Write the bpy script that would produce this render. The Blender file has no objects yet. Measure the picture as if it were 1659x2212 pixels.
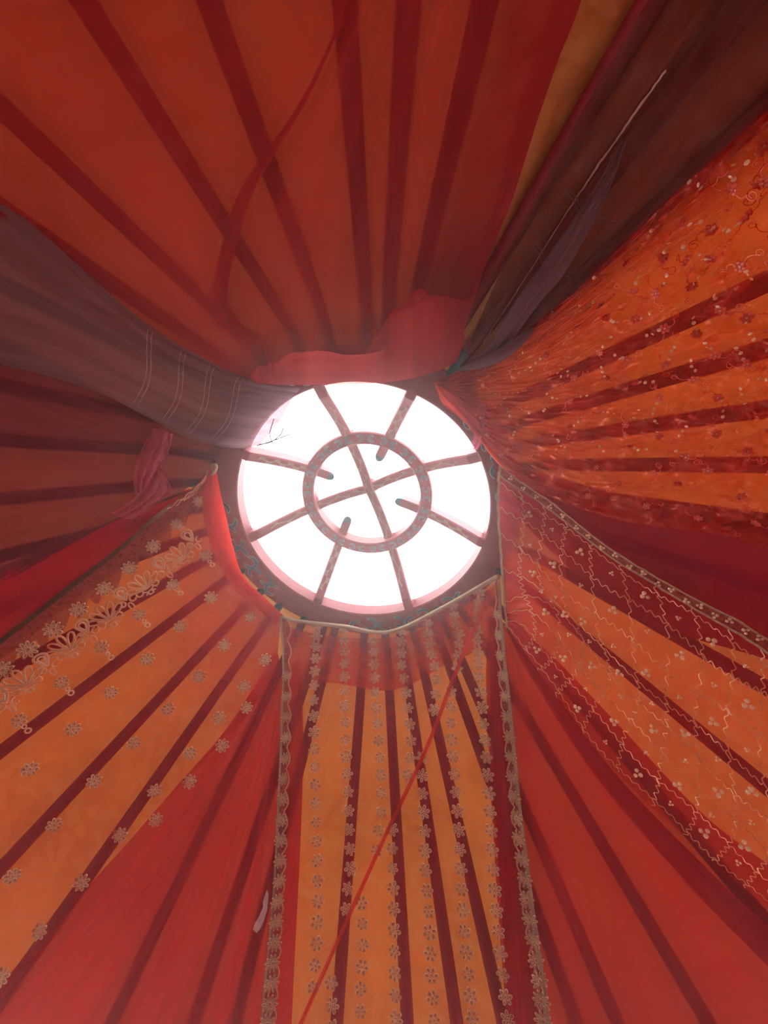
import bpy, math, random
import numpy as np
from mathutils import Vector, Matrix, noise

# ------------------------------------------------------------------ camera, sky, exposure
scene = bpy.context.scene
C = scene.collection
W, H, FPX = 1659.0, 2212.0, 870.0
CAM = np.array([0.0, 0.0, 1.5])
TILT, ROLL = math.radians(25.946), math.radians(12.119)
_f = np.array([0, math.sin(TILT), math.cos(TILT)])
_u = np.array([0, -math.cos(TILT), math.sin(TILT)])
_r = np.cross(_f, _u)
RIGHT = math.cos(ROLL) * _r + math.sin(ROLL) * _u
UP = -math.sin(ROLL) * _r + math.cos(ROLL) * _u
FWD = _f
cd = bpy.data.cameras.new('camera')
cd.sensor_fit = 'HORIZONTAL'; cd.sensor_width = 36.0
cd.lens = 36.0 * FPX / W
cd.clip_start = 0.02; cd.clip_end = 500
cam = bpy.data.objects.new('camera', cd); C.objects.link(cam)
m = Matrix.Identity(4)
for i in range(3):
    m[i][0], m[i][1], m[i][2], m[i][3] = RIGHT[i], UP[i], -FWD[i], CAM[i]
cam.matrix_world = m
scene.camera = cam

SKY = 12.0; HAZE = .042
wd = bpy.data.worlds.new('overcast_sky'); scene.world = wd; wd.use_nodes = True
bg = wd.node_tree.nodes['Background']
bg.inputs[0].default_value = (1.0, 0.985, 0.97, 1); bg.inputs[1].default_value = SKY

vs = scene.view_settings
vs.view_transform = 'Standard'; vs.look = 'None'; vs.exposure = -0.74; vs.gamma = 1.0
vs.use_curve_mapping = False
cy_ = scene.cycles
cy_.transparent_max_bounces = 20; cy_.max_bounces = 4; cy_.diffuse_bounces = 2

# ------------------------------------------------------------------ the place in numbers
CX, CY, ZC = -0.118, 0.964, 3.4          # crown centre, height of the hoop's underside
RI, RO = 0.670, 0.825                    # hoop, inner and outer radius
SLOPE, RW = 0.90, 2.75                   # roof pitch, wall radius
RISE = 0.35                              # how far the crown bars arch up

def sp(x, k):
    return k * np.logaddexp(0, np.asarray(x, float) / k)
def base(r):
    """height of the plane in which the roof poles' undersides lie"""
    r = np.asarray(r, float)
    return ZC + 0.01 - SLOPE * sp(r - RO - .02, .03) - 6 * sp(r - RW + .05, .03)
def ray(px, py):
    px = np.asarray(px, float)[..., None]; py = np.asarray(py, float)[..., None]
    d = (px - W / 2) / FPX * RIGHT - (py - H / 2) / FPX * UP + FWD
    return d / np.linalg.norm(d, axis=-1, keepdims=True)
def unproject(px, py, off):
    """where the line of sight through a pixel meets the surface that hangs OFF metres under the roof"""
    d = ray(px, py); off = np.broadcast_to(np.asarray(off, float), d.shape[:-1])
    def g(t):
        p = CAM + d * t[..., None]
        return p[..., 2] - (base(np.hypot(p[..., 0] - CX, p[..., 1] - CY)) - off * 1.25)
    lo = np.full(d.shape[:-1], .2); hi = lo.copy(); done = np.zeros(lo.shape, bool)
    for t in np.arange(.2, 7.0, .05):
        tt = np.full(lo.shape, t)
        pos = (g(tt) > 0) & ~done
        hi = np.where(pos, tt, hi); done |= pos
        lo = np.where(done, lo, tt)
    hi = np.where(done, hi, 7.0)
    for _ in range(24):
        mid = (lo + hi) / 2; v = g(mid) > 0
        hi = np.where(v, mid, hi); lo = np.where(v, lo, mid)
    return CAM + d * ((lo + hi) / 2)[..., None]
def project(p):
    q = np.asarray(p) - CAM
    z = q @ FWD
    return W / 2 + FPX * (q @ RIGHT) / z, H / 2 - FPX * (q @ UP) / z

# ------------------------------------------------------------------ materials
def mat(name):
    mm = bpy.data.materials.new(name); mm.use_nodes = True
    nt = mm.node_tree; nt.nodes.clear()
    return mm, nt, nt.nodes, nt.links
def out(nt, sh):
    o = nt.nodes.new('ShaderNodeOutputMaterial'); nt.links.new(sh, o.inputs[0])
def rgba(c): return (c[0], c[1], c[2], 1)
def noise_node(nt, scale, detail=4, coord='Object', stretch=None, rough=.55):
    tc = nt.nodes.new('ShaderNodeTexCoord'); n = nt.nodes.new('ShaderNodeTexNoise')
    n.inputs['Scale'].default_value = scale; n.inputs['Detail'].default_value = detail
    n.inputs['Roughness'].default_value = rough
    if stretch:
        mp = nt.nodes.new('ShaderNodeMapping'); mp.inputs['Scale'].default_value = stretch
        nt.links.new(tc.outputs[coord], mp.inputs[0]); nt.links.new(mp.outputs[0], n.inputs[0])
    else:
        nt.links.new(tc.outputs[coord], n.inputs[0])
    return n.outputs['Fac']
def remap(nt, val, a, b, c, d):
    r = nt.nodes.new('ShaderNodeMapRange')
    for i, x in enumerate((a, b, c, d)): r.inputs[i + 1].default_value = x
    nt.links.new(val, r.inputs[0]); return r.outputs[0]
def ramp2(nt, val, c0, c1, p0=.35, p1=.65):
    r = nt.nodes.new('ShaderNodeValToRGB'); e = r.color_ramp.elements
    e[0].position, e[0].color = p0, rgba(c0); e[1].position, e[1].color = p1, rgba(c1)
    nt.links.new(val, r.inputs[0]); return r.outputs[0]
def bump(nt, val, strength, dist):
    b = nt.nodes.new('ShaderNodeBump'); b.inputs['Strength'].default_value = strength
    b.inputs['Distance'].default_value = dist
    nt.links.new(val, b.inputs['Height']); return b.outputs[0]

def sheer(name, tint, opac, col, trans=.55, gloss=0.0, groughness=.35, gcol=(1, .6, .5),
          col2=None, nscale=3.0, bmp=.25, bscale=30.0, stretch=None, var=.06, gather=0.0, glen=.3):
    """thin woven cloth: part of the light passes straight through the weave, the threads reflect and transmit the rest"""
    mm, nt, N, L = mat(name)
    n1 = noise_node(nt, nscale, 2, 'UV' if stretch else 'Object', stretch)
    n2 = noise_node(nt, bscale, 2)
    nb = bump(nt, n2, bmp, .01)
    colr = ramp2(nt, n1, col, col2 or tuple(min(1, x * 1.25) for x in col))
    d = N.new('ShaderNodeBsdfDiffuse'); t = N.new('ShaderNodeBsdfTranslucent')
    for s in (d, t):
        L.new(colr, s.inputs[0]); L.new(nb, s.inputs['Normal'])
    mx = N.new('ShaderNodeMixShader'); mx.inputs[0].default_value = trans
    L.new(d.outputs[0], mx.inputs[1]); L.new(t.outputs[0], mx.inputs[2])
    sh = mx.outputs[0]
    if gloss > 0:
        g = N.new('ShaderNodeBsdfGlossy'); g.inputs[0].default_value = rgba(gcol)
        g.inputs['Roughness'].default_value = groughness; L.new(nb, g.inputs['Normal'])
        m2 = N.new('ShaderNodeMixShader'); m2.inputs[0].default_value = gloss
        L.new(sh, m2.inputs[1]); L.new(g.outputs[0], m2.inputs[2]); sh = m2.outputs[0]
    tr = N.new('ShaderNodeBsdfTransparent'); tr.inputs[0].default_value = rgba(tint)
    m3 = N.new('ShaderNodeMixShader')
    op = remap(nt, n1, .3, .7, opac * (1 - var), min(1, opac * (1 + var)))
    if gather > 0:
        tc = N.new('ShaderNodeTexCoord'); sx = N.new('ShaderNodeSeparateXYZ'); L.new(tc.outputs['UV'], sx.inputs[0])
        ad = N.new('ShaderNodeMath'); ad.operation = 'ADD'; ad.use_clamp = True
        L.new(remap(nt, sx.outputs[1], 0, glen, gather, 0), ad.inputs[0]); L.new(op, ad.inputs[1]); op = ad.outputs[0]
    L.new(op, m3.inputs[0])
    L.new(tr.outputs[0], m3.inputs[1]); L.new(sh, m3.inputs[2])
    out(nt, m3.outputs[0]); return mm

def solid(name, col, rough=.6, metal=0.0, col2=None, nscale=20, bmp=0.0, bscale=60, spec=.4):
    mm, nt, N, L = mat(name)
    p = N.new('ShaderNodeBsdfPrincipled')
    p.inputs['Roughness'].default_value = rough; p.inputs['Metallic'].default_value = metal
    p.inputs['Specular IOR Level'].default_value = spec
    L.new(ramp2(nt, noise_node(nt, nscale, 2), col, col2 or tuple(x * .75 for x in col)), p.inputs['Base Color'])
    if bmp: L.new(bump(nt, noise_node(nt, bscale, 4), bmp, .01), p.inputs['Normal'])
    out(nt, p.outputs[0]); return mm

# orange satin lining: threads reflect, canvas behind lets a little daylight through
def lining_material():
    mm, nt, N, L = mat('orange_satin_lining')
    n = noise_node(nt, 2.2, 5)
    pat = noise_node(nt, 22, 2, rough=.3)
    c = ramp2(nt, n, (.66, .245, .048), (.82, .325, .068))
    mixc = N.new('ShaderNodeMix'); mixc.data_type = 'RGBA'
    L.new(remap(nt, pat, .52, .56, 0, .3), mixc.inputs[0]); L.new(c, mixc.inputs[6]); mixc.inputs[7].default_value = (.86, .46, .15, 1)
    nb = bump(nt, noise_node(nt, 9, 3), .35, .03)
    d = N.new('ShaderNodeBsdfDiffuse'); t = N.new('ShaderNodeBsdfTranslucent'); g = N.new('ShaderNodeBsdfGlossy')
    L.new(mixc.outputs[2], t.inputs[0])
    dk = N.new('ShaderNodeMix'); dk.data_type = 'RGBA'; dk.blend_type = 'MULTIPLY'; dk.inputs[0].default_value = 1
    L.new(mixc.outputs[2], dk.inputs[6]); dk.inputs[7].default_value = (.66, .60, .60, 1); L.new(dk.outputs[2], d.inputs[0])
    L.new(nb, d.inputs['Normal']); L.new(nb, g.inputs['Normal'])
    g.inputs[0].default_value = (1, .55, .2, 1); g.inputs['Roughness'].default_value = .38
    a = N.new('ShaderNodeMixShader'); a.inputs[0].default_value = .078
    L.new(d.outputs[0], a.inputs[1]); L.new(t.outputs[0], a.inputs[2])
    b = N.new('ShaderNodeMixShader'); b.inputs[0].default_value = .16
    L.new(a.outputs[0], b.inputs[1]); L.new(g.outputs[0], b.inputs[2])
    out(nt, b.outputs[0]); return mm

M = {}
M['lining'] = lining_material()
M['pole'] = solid('red_painted_pole', (.34, .018, .032), .55, col2=(.27, .014, .026))
M['pole_tip'] = solid('blue_painted_pole_end', (.02, .045, .065), .5)
M['lacquer'] = solid('red_lacquered_wood', (.33, .055, .075), .45, col2=(.27, .05, .07), bmp=.15)
M['teal'] = solid('teal_painted_tip', (.05, .20, .22), .5)
M['blue'] = solid('blue_scroll_paint', (.03, .20, .36), .5)
M['pale'] = solid('pale_scroll_paint', (.55, .60, .55), .55)
M['ochre'] = solid('ochre_scroll_paint', (.42, .28, .20), .6)
M['floor'] = solid('brown_felt_floor', (.16, .05, .035), .9)
M['wall'] = sheer('red_wall_cloth', (.5, .05, .05), .98, (.45, .05, .04), trans=.12)
M['top'] = sheer('scarlet_chiffon', (.88, .46, .42), .55, (.60, .060, .07), trans=.55, bmp=.45, bscale=11, stretch=(12, .7, 1), nscale=1, var=.14, gather=.25, glen=.3)
M['smoke'] = sheer('smoky_maroon_organza', (.70, .46, .40), .34, (.20, .085, .075), trans=.45, gloss=.06, bmp=.3)
M['mauve'] = sheer('grey_mauve_voile', (.52, .30, .34), .70, (.32, .18, .215), trans=.5, bmp=.3, bscale=14, stretch=(9, .8, 1), nscale=1, var=.16)
M['plum'] = sheer('plum_voile', (.55, .24, .31), .56, (.28, .045, .09), trans=.5, bmp=.3, stretch=(14, .8, 1), nscale=1, var=.12)
M['organza'] = sheer('coral_red_crinkled_organza', (.97, .46, .26), .42, (.88, .085, .055), trans=.6, gloss=.16, groughness=.25,
                     gcol=(1, .42, .28), bmp=.9, bscale=26, nscale=7, var=.45, gather=.4, glen=.45)
M['maroon'] = sheer('opaque_crimson_cotton', (.6, .08, .12), .84, (.56, .012, .055), trans=.5, bmp=.15)
M['crimson'] = sheer('deep_crimson_cotton', (.5, .08, .12), .86, (.40, .012, .052), trans=.45, bmp=.15)
M['net'] = sheer('crimson_net', (.93, .54, .47), .24, (.80, .040, .08), trans=.6, gloss=.04, bmp=.3, gather=.6, glen=.2)
M['plainr'] = sheer('plain_red_georgette', (.85, .24, .22), .58, (.60, .026, .056), trans=.55, bmp=.2, bscale=16, stretch=(7, .5, 1), nscale=1, var=.26)
M['plainl'] = sheer('plain_crimson_georgette', (.85, .20, .23), .55, (.64, .018, .058), trans=.55, bmp=.2, bscale=16, stretch=(12, .5, 1), nscale=1, var=.30)
M['panel'] = sheer('red_panel_chiffon', (.95, .74, .64), .18, (.74, .035, .08), trans=.6, bmp=.25, gather=.16, glen=.12)
M['sari'] = sheer('rust_red_sari_chiffon', (.93, .62, .52), .21, (.72, .035, .08), trans=.55, bmp=.25, gather=.5, glen=.22)
M['tulle'] = sheer('pink_tulle', (.95, .60, .66), .62, (.95, .26, .40), trans=.6, bmp=.3)
M['scarlet'] = sheer('folded_scarlet_edge', (.95, .28, .22), .6, (.88, .09, .07), trans=.65, bmp=.25)
M['flounce'] = sheer('gathered_red_flounce', (.94, .45, .38), .46, (.80, .09, .09), trans=.62, bmp=.4, bscale=12, stretch=(26, 1.5, 1), nscale=1, var=.5)
M['lace'] = sheer('gold_pink_lace', (.85, .5, .42), .62, (.46, .23, .15), trans=.35, col2=(.55, .15, .12), nscale=60, var=.5, bmp=.8, bscale=120)
def thread(name, col, col2, gcol, gl=.25, rough=.28, ns=150):
    mm, nt, N, L = mat(name)
    d = N.new('ShaderNodeBsdfDiffuse'); t = N.new('ShaderNodeBsdfTranslucent'); g = N.new('ShaderNodeBsdfGlossy')
    d.inputs[0].default_value = rgba(col); t.inputs[0].default_value = rgba(col2); g.inputs[0].default_value = rgba(gcol); g.inputs['Roughness'].default_value = rough
    a = N.new('ShaderNodeMixShader'); a.inputs[0].default_value = .42; L.new(d.outputs[0], a.inputs[1]); L.new(t.outputs[0], a.inputs[2])
    b = N.new('ShaderNodeMixShader'); b.inputs[0].default_value = gl; L.new(a.outputs[0], b.inputs[1]); L.new(g.outputs[0], b.inputs[2])
    out(nt, b.outputs[0]); return mm
M['gold'] = thread('gold_thread', (.88, .58, .30), (.95, .70, .42), (1, .85, .6))
M['sequin'] = thread('pale_gold_sequin', (.98, .88, .60), (.99, .91, .66), (1, .95, .82), .12, .30, 200)
M['plate'] = thread('old_gold_plate', (.48, .27, .12), (.55, .32, .15), (1, .88, .65), .25, .3)
M['braid'] = solid('dull_gold_braid', (.42, .32, .19), .6, .1, col2=(.55, .44, .28), nscale=120, bmp=.6, bscale=300)
M['coral'] = thread('coral_embroidery_thread', (.85, .12, .07), (.95, .30, .18), (1, .5, .35), .2)
M['bead'] = solid('dark_bronze_bead', (.20, .11, .06), .3, .6)
M['white'] = solid('white_cotton_ribbon', (.75, .62, .62), .7, col2=(.55, .42, .42))
M['tuck'] = solid('mauve_pintuck_thread', (.46, .31, .35), .6)
M['ivory'] = solid('ivory_stitching', (.62, .42, .38), .6)

# ------------------------------------------------------------------ builders
def mesh_of(name, verts, faces, mats, mi=None, smooth=True, uv=None):
    me = bpy.data.meshes.new(name)
    me.from_pydata([tuple(map(float, v)) for v in verts], [], faces)
    for mm in (mats if isinstance(mats, (list, tuple)) else [mats]): me.materials.append(mm)
    if mi is not None: me.polygons.foreach_set('material_index', mi)
    if smooth: me.polygons.foreach_set('use_smooth', [True] * len(me.polygons))
    if uv is not None:
        l = me.uv_layers.new(name='uv')
        idx = np.empty(len(me.loops), int); me.loops.foreach_get('vertex_index', idx)
        l.data.foreach_set('uv', np.asarray(uv, float)[idx].ravel())
    me.update(); return me
def thing(name, label, cat, loc, group=None):
    o = bpy.data.objects.new(name, None); C.objects.link(o); o.location = loc; o.empty_display_size = .05
    o['label'] = label; o['category'] = cat
    if group: o['group'] = group
    return o
def world_loc(o):
    p = Vector((0, 0, 0))
    while o is not None:
        p = p + o.location + (o.matrix_parent_inverse.translation if o.parent else Vector((0, 0, 0)))
        o = o.parent
    return p
def part(name, me, root=None, loc=None, label=None, rot=None, scale=None):
    """a mesh object; mesh data is in world space when LOC is None"""
    o = bpy.data.objects.new(name, me); C.objects.link(o)
    if root is not None:
        o.parent = root; o.matrix_parent_inverse = INV[root.name]
    INV[o.name] = Matrix.Identity(4)
    if loc is not None:
        mt = Matrix.Translation(Vector(loc))
        if rot is not None: mt = mt @ rot.to_4x4()
        if scale is not None: mt = mt @ Matrix.Scale(scale, 4)
        o.matrix_basis = mt
    if label: o['label'] = label
    return o
class _Inv(dict):
    def __missing__(self, k):
        o = bpy.data.objects[k]; return Matrix.Translation(-Vector(o.location))
INV = _Inv()

def catmull(P, n):
    """P: k x d control points; n samples at even arc length (first two columns)"""
    P = np.asarray(P, float)
    Q = np.vstack([2 * P[0] - P[1], P, 2 * P[-1] - P[-2]])
    res = []
    for i in range(1, len(Q) - 2):
        t = np.linspace(0, 1, 16, endpoint=False)[:, None]
        p0, p1, p2, p3 = Q[i - 1], Q[i], Q[i + 1], Q[i + 2]
        res.append(.5 * (2 * p1 + (p2 - p0) * t + (2 * p0 - 5 * p1 + 4 * p2 - p3) * t * t + (3 * p1 - p0 - 3 * p2 + p3) * t ** 3))
    res.append(P[-1:])
    R = np.vstack(res)
    s = np.concatenate([[0], np.cumsum(np.hypot(*np.diff(R[:, :2], axis=0).T))])
    q = np.linspace(0, s[-1], n)
    return np.stack([np.interp(q, s, R[:, k]) for k in range(R.shape[1])], 1)
def across(G, n):
    """G: k x nv x 3 curves; n curves between them, smooth"""
    k = G.shape[0]
    Q = np.concatenate([(2 * G[0] - G[1])[None], G, (2 * G[-1] - G[-2])[None]])
    u = np.linspace(0, k - 1, n); i = np.minimum(u.astype(int), k - 2); t = (u - i)[:, None, None]
    p0, p1, p2, p3 = Q[i], Q[i + 1], Q[i + 2], Q[i + 3]
    return .5 * (2 * p1 + (p2 - p0) * t + (2 * p0 - 5 * p1 + 4 * p2 - p3) * t * t + (3 * p1 - p0 - 3 * p2 + p3) * t ** 3)

class Drape:
    """a cloth lofted between lines that run from the crown outwards; each line is (pixel x, pixel y, metres under the roof)"""
    def __init__(s, curves, nu=70, nv=110, pleats=(), wr=.01, ws=3.0, seed=0, stretch=(1, 1), run_on=None):
        G = np.array([catmull(c, nv) for c in curves])
        if run_on is None: run_on = nv >= 60 and nu >= 36
        G = across(G, nu)
        u = np.linspace(0, 1, nu)[:, None]; v = np.linspace(0, 1, nv)[None, :]
        off = G[..., 2]
        for (k, amp, ph, grow) in pleats:          # folds that radiate from the crown
            off = off + amp * (v ** grow) * np.sin(2 * math.pi * (k * u + ph + .12 * np.sin(5 * v + ph * 7)))
        nz = np.array([[noise.fractal(Vector((uu * 6 * stretch[0] * ws / 3, vv * 6 * stretch[1] * ws / 3, seed * 7.3)), 1, 2, 4)
                        for vv in v[0]] for uu in u[:, 0]])
        off = .016 + sp(off + nz * wr - .016, .008)
        s.P = unproject(G[..., 0], G[..., 1], off)
        s.X = s.P
        if run_on:                                 # the cloth goes on down to the wall beyond the frame
            e = s.P[:, -1]; a = np.arctan2(e[:, 1] - CY, e[:, 0] - CX)[:, None]; r0 = np.hypot(e[:, 0] - CX, e[:, 1] - CY)[:, None]
            d0 = (base(r0[:, 0]) - e[:, 2])[:, None]
            r = r0 + (np.maximum(RW - .10, r0 + .01) - r0) * np.linspace(0, 1, 15)[None, 1:]
            s.X = np.concatenate([s.P, np.stack([CX + r * np.cos(a), CY + r * np.sin(a), base(r) - d0], -1)], 1)
        s.nu, s.nv = nu, nv
        du = np.gradient(s.P, axis=0); dv = np.gradient(s.P, axis=1)
        n = np.cross(du, dv); n /= np.linalg.norm(n, axis=-1, keepdims=True) + 1e-12
        flip = np.sum(n * (CAM - s.P), -1) < 0; n[flip] *= -1
        s.N, s.DV, s.DU = n, dv, du
        s.px, s.py = project(s.P)
    def mesh(s, name, mm):
        nv = s.X.shape[1]; idx = np.arange(s.nu * nv).reshape(s.nu, nv)
        f = np.stack([idx[:-1, :-1], idx[1:, :-1], idx[1:, 1:], idx[:-1, 1:]], -1).reshape(-1, 4).tolist()
        uu, vv = np.meshgrid(np.linspace(0, 1, s.nu), np.arange(nv) / (s.nv - 1), indexing='ij')
        return mesh_of(name, s.X.reshape(-1, 3), f, mm, uv=np.stack([uu, vv], -1).reshape(-1, 2))
    def at(s, u, v, lift=.004):
        u = np.clip(np.asarray(u, float), 0, 1) * (s.nu - 1); v = np.clip(np.asarray(v, float), 0, 1) * (s.nv - 1)
        i = np.minimum(u.astype(int), s.nu - 2); j = np.minimum(v.astype(int), s.nv - 2)
        a = (u - i)[..., None]; b = (v - j)[..., None]
        def bl(A): return (A[i, j] * (1 - a) + A[i + 1, j] * a) * (1 - b) + (A[i, j + 1] * (1 - a) + A[i + 1, j + 1] * a) * b
        n = bl(s.N); n = n / (np.linalg.norm(n, axis=-1, keepdims=True) + 1e-9)
        return bl(s.P) + n * lift, n, bl(s.DV)
    def pick(s, x, y, lift=.005):
        """point, normal and outward direction where a spot of the photograph lies on this cloth"""
        d2 = (s.px - x) ** 2 + (s.py - y) ** 2
        near = d2 < d2.min() + 30
        dist = np.linalg.norm(s.P - CAM, axis=-1)
        k = np.argmin(np.where(near, dist + d2 * .001, 1e9)); i, j = np.unravel_index(k, d2.shape)
        p, n = s.P[i, j], s.N[i, j]
        d = ray(x, y); t = np.dot(p - CAM, n) / np.dot(d, n)
        q = CAM + d * t if 0 < t < 9 and np.linalg.norm(CAM + d * t - p) < .08 else p
        return q + n * lift, n, s.DV[i, j], (i / (s.nu - 1), j / (s.nv - 1))
def frame(n, t):
    """rotation whose z is N and whose y follows T"""
    z = Vector(n).normalized(); y = Vector(t); y = (y - z * y.dot(z)).normalized(); x = y.cross(z)
    return Matrix((x, y, z)).transposed()
def ribbon(name, L, Rr, mm, uvs=None):
    """a strip between two lines of points"""
    n = len(L); v = np.empty((2 * n, 3)); v[0::2] = L; v[1::2] = Rr
    return mesh_of(name, v, [(2 * i, 2 * i + 1, 2 * i + 3, 2 * i + 2) for i in range(n - 1)], mm)
def strip_on(d, uv, width, mm, name='thread', lift=.004):
    """a flat thread of WIDTH metres along a path of (u, v) on a cloth"""
    p, n, _ = d.at(uv[:, 0], uv[:, 1], lift)
    t = np.gradient(p, axis=0); sd_ = np.cross(n, t); sd_ /= np.linalg.norm(sd_, axis=-1, keepdims=True) + 1e-9
    return ribbon(name, p - sd_ * width / 2, p + sd_ * width / 2, mm)
def tube(path, r, k=6, cap=True):
    path = np.asarray(path, float); n = len(path)
    r = np.broadcast_to(np.asarray(r, float), (n,))
    t = np.gradient(path, axis=0); t /= np.linalg.norm(t, axis=1, keepdims=True) + 1e-12
    ref = np.array([0, 0, 1.0]) if abs(t[0, 2]) < .9 else np.array([1.0, 0, 0])
    V = []
    for i in range(n):
        a = np.cross(t[i], ref); a /= np.linalg.norm(a) + 1e-9; b = np.cross(t[i], a)
        for j in range(k):
            th = 2 * math.pi * j / k
            V.append(path[i] + r[i] * (math.cos(th) * a + math.sin(th) * b))
    F = [(i * k + j, i * k + (j + 1) % k, (i + 1) * k + (j + 1) % k, (i + 1) * k + j) for i in range(n - 1) for j in range(k)]
    if cap: F += [tuple(range(k))[::-1], tuple(range((n - 1) * k, n * k))]
    return V, F
def tube_mesh(name, path, r, mm, k=6):
    V, F = tube(path, r, k); return mesh_of(name, V, F, mm)

# ------------------------------------------------------------------ the setting: floor, round wall, roof lining, roof poles
random.seed(4)
def struct(o): o['kind'] = 'structure'; return o
def ring_pts(r, z, n): return [(CX + r * math.cos(2 * math.pi * i / n), CY + r * math.sin(2 * math.pi * i / n), z) for i in range(n)]
n = 96
struct(part('floor', mesh_of('floor', ring_pts(RW + .05, 0, n), [tuple(range(n))], M['floor'], smooth=False)))
ZW = float(base(RW)) + .05
V = ring_pts(RW, 0, n) + ring_pts(RW, ZW, n)
struct(part('wall_round', mesh_of('wall_round', V, [(i, (i + 1) % n, n + (i + 1) % n, n + i) for i in range(n)], M['wall'])))

POLES = [(634, 1711), (746, 1935), (811, 1935), (863, 1935), (945, 1935), (1022, 1935), (1060, 1700), (1380, 1967), (1295, 2130),
         (1470, 1555), (1540, 1428), (1560, 1693), (67, 1745), (130, 1530), (230, 1575 + 60), (300, 1740), (375, 1930), (520, 1900),
         (100, 860), (120, 965), (100, 1075), (110, 1180), (60, 1300), (340, 270), (575, 360), (765, 350), (860, 300), (975, 310),
         (150, 385), (40, 640), (1275, 230), (1470, 190), (1560, 330), (1500, 690), (1560, 790), (1560, 905), (1560, 1012), (1560, 1120), (1560, 1250)]
pp = unproject([p[0] for p in POLES], [p[1] for p in POLES], 0.0)
az = sorted(math.atan2(q[1] - CY, q[0] - CX) for q in pp)
az2 = []
for a in az:
    if not az2 or a - az2[-1] > math.radians(4.2): az2.append(a)
full = list(az2)
for a, b in zip(az2, az2[1:] + [az2[0] + 2 * math.pi]):
    k = int((b - a) / math.radians(16))
    full += [a + (b - a) * (i + 1) / (k + 1) for i in range(k)]
AZ = np.array(sorted(full))

NA, NR = 600, 72
aa = np.linspace(-math.pi, math.pi, NA, endpoint=False); rr = np.linspace(RO - .03, RW - .02, NR)
BR = {r: float(base(r)) for r in rr}
ext = np.concatenate([AZ - 2 * math.pi, AZ, AZ + 2 * math.pi]); ext.sort()
j = np.searchsorted(ext, aa, side='right') - 1
wid = ext[j + 1] - ext[j]; fr = (aa - ext[j]) / wid
CRE = [unproject(*zip(*c), 0.0)[:, :2] for c in ([(752, 1600), (742, 1690), (715, 1770), (672, 1850), (630, 1905)], [(1010, 1690), (1050, 1665), (1085, 1640)], [(905, 1725), (950, 1770), (985, 1800)], [(890, 2085), (960, 2070)])]
def crease(x, y):
    q = np.array([x, y]); b = 9.0
    for c in CRE:
        for p0, p1 in zip(c[:-1], c[1:]):
            t = min(1, max(0, float(np.dot(q - p0, p1 - p0) / np.dot(p1 - p0, p1 - p0)))); e = q - p0 - (p1 - p0) * t
            b = min(b, float(e @ e))
    return .035 * math.exp(-b / .0012) if b < .01 else 0.0
V = []
for ia in range(NA):
    near = 0 < aa[ia] < 2.6
    for r in rr:
        x, y = CX + r * math.cos(aa[ia]), CY + r * math.sin(aa[ia])
        sag = .018 * math.sin(math.pi * fr[ia]) * min(1, wid[ia] * r / .2)
        wrk = .012 * noise.fractal(Vector((x * 3, y * 3, 0)), 1, 2, 4)
        wrk += .007 * noise.noise(Vector((r * 15, aa[ia] * 5, 2.0))) - (crease(x, y) if near else 0)
        V.append((x, y, BR[r] + .085 - sag + wrk))
F = [(ia * NR + k, ((ia + 1) % NA) * NR + k, ((ia + 1) % NA) * NR + k + 1, ia * NR + k + 1) for ia in range(NA) for k in range(NR - 1)]
ceiling = struct(part('ceiling', mesh_of('ceiling', V, F, M['lining'])))
for a in AZ:
    rs = np.concatenate([[RO - .02, RO + .12, RO + .14], np.linspace(RO + .3, RW - .05, 6)])
    path = np.stack([CX + rs * math.cos(a), CY + rs * math.sin(a), base(np.maximum(rs, RO + .04)) + .04], 1)
    Vt, Ft = tube(path, .030 * np.linspace(.8, 1.15, len(rs)), 8)
    mi = [1 if f < 8 or f == len(Ft) - 2 else 0 for f in range(len(Ft))]
    part('roof_pole', mesh_of('roof_pole', Vt, Ft, [M['pole'], M['pole_tip']], mi), ceiling)

# unseen dense cover, added outside one part of the roof to dim the lining
M['felt'] = sheer('grey_shade_felt', (.2, .2, .2), .99, (.16, .12, .09), trans=.10)
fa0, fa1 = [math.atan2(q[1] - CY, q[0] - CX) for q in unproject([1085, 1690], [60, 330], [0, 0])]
def shade_cover(name, a0, a1, z, mm):
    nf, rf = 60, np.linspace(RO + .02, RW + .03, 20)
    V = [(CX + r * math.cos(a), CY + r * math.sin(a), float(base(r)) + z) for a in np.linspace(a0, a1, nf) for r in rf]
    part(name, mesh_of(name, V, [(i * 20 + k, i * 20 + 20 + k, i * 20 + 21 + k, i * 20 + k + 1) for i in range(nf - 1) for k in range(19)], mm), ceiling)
shade_cover('felt_shade_cover', fa0, fa1, .14, M['felt'])
M['canvas'] = sheer('shade_canvas', (.9, .88, .84), .70, (.5, .45, .4), trans=.3)  # second unseen cover, added to cut the daylight through the lining overhead
shade_cover('canvas_shade_cover', fa0 - math.radians(88), fa0 + .02, .16, M['canvas'])

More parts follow.
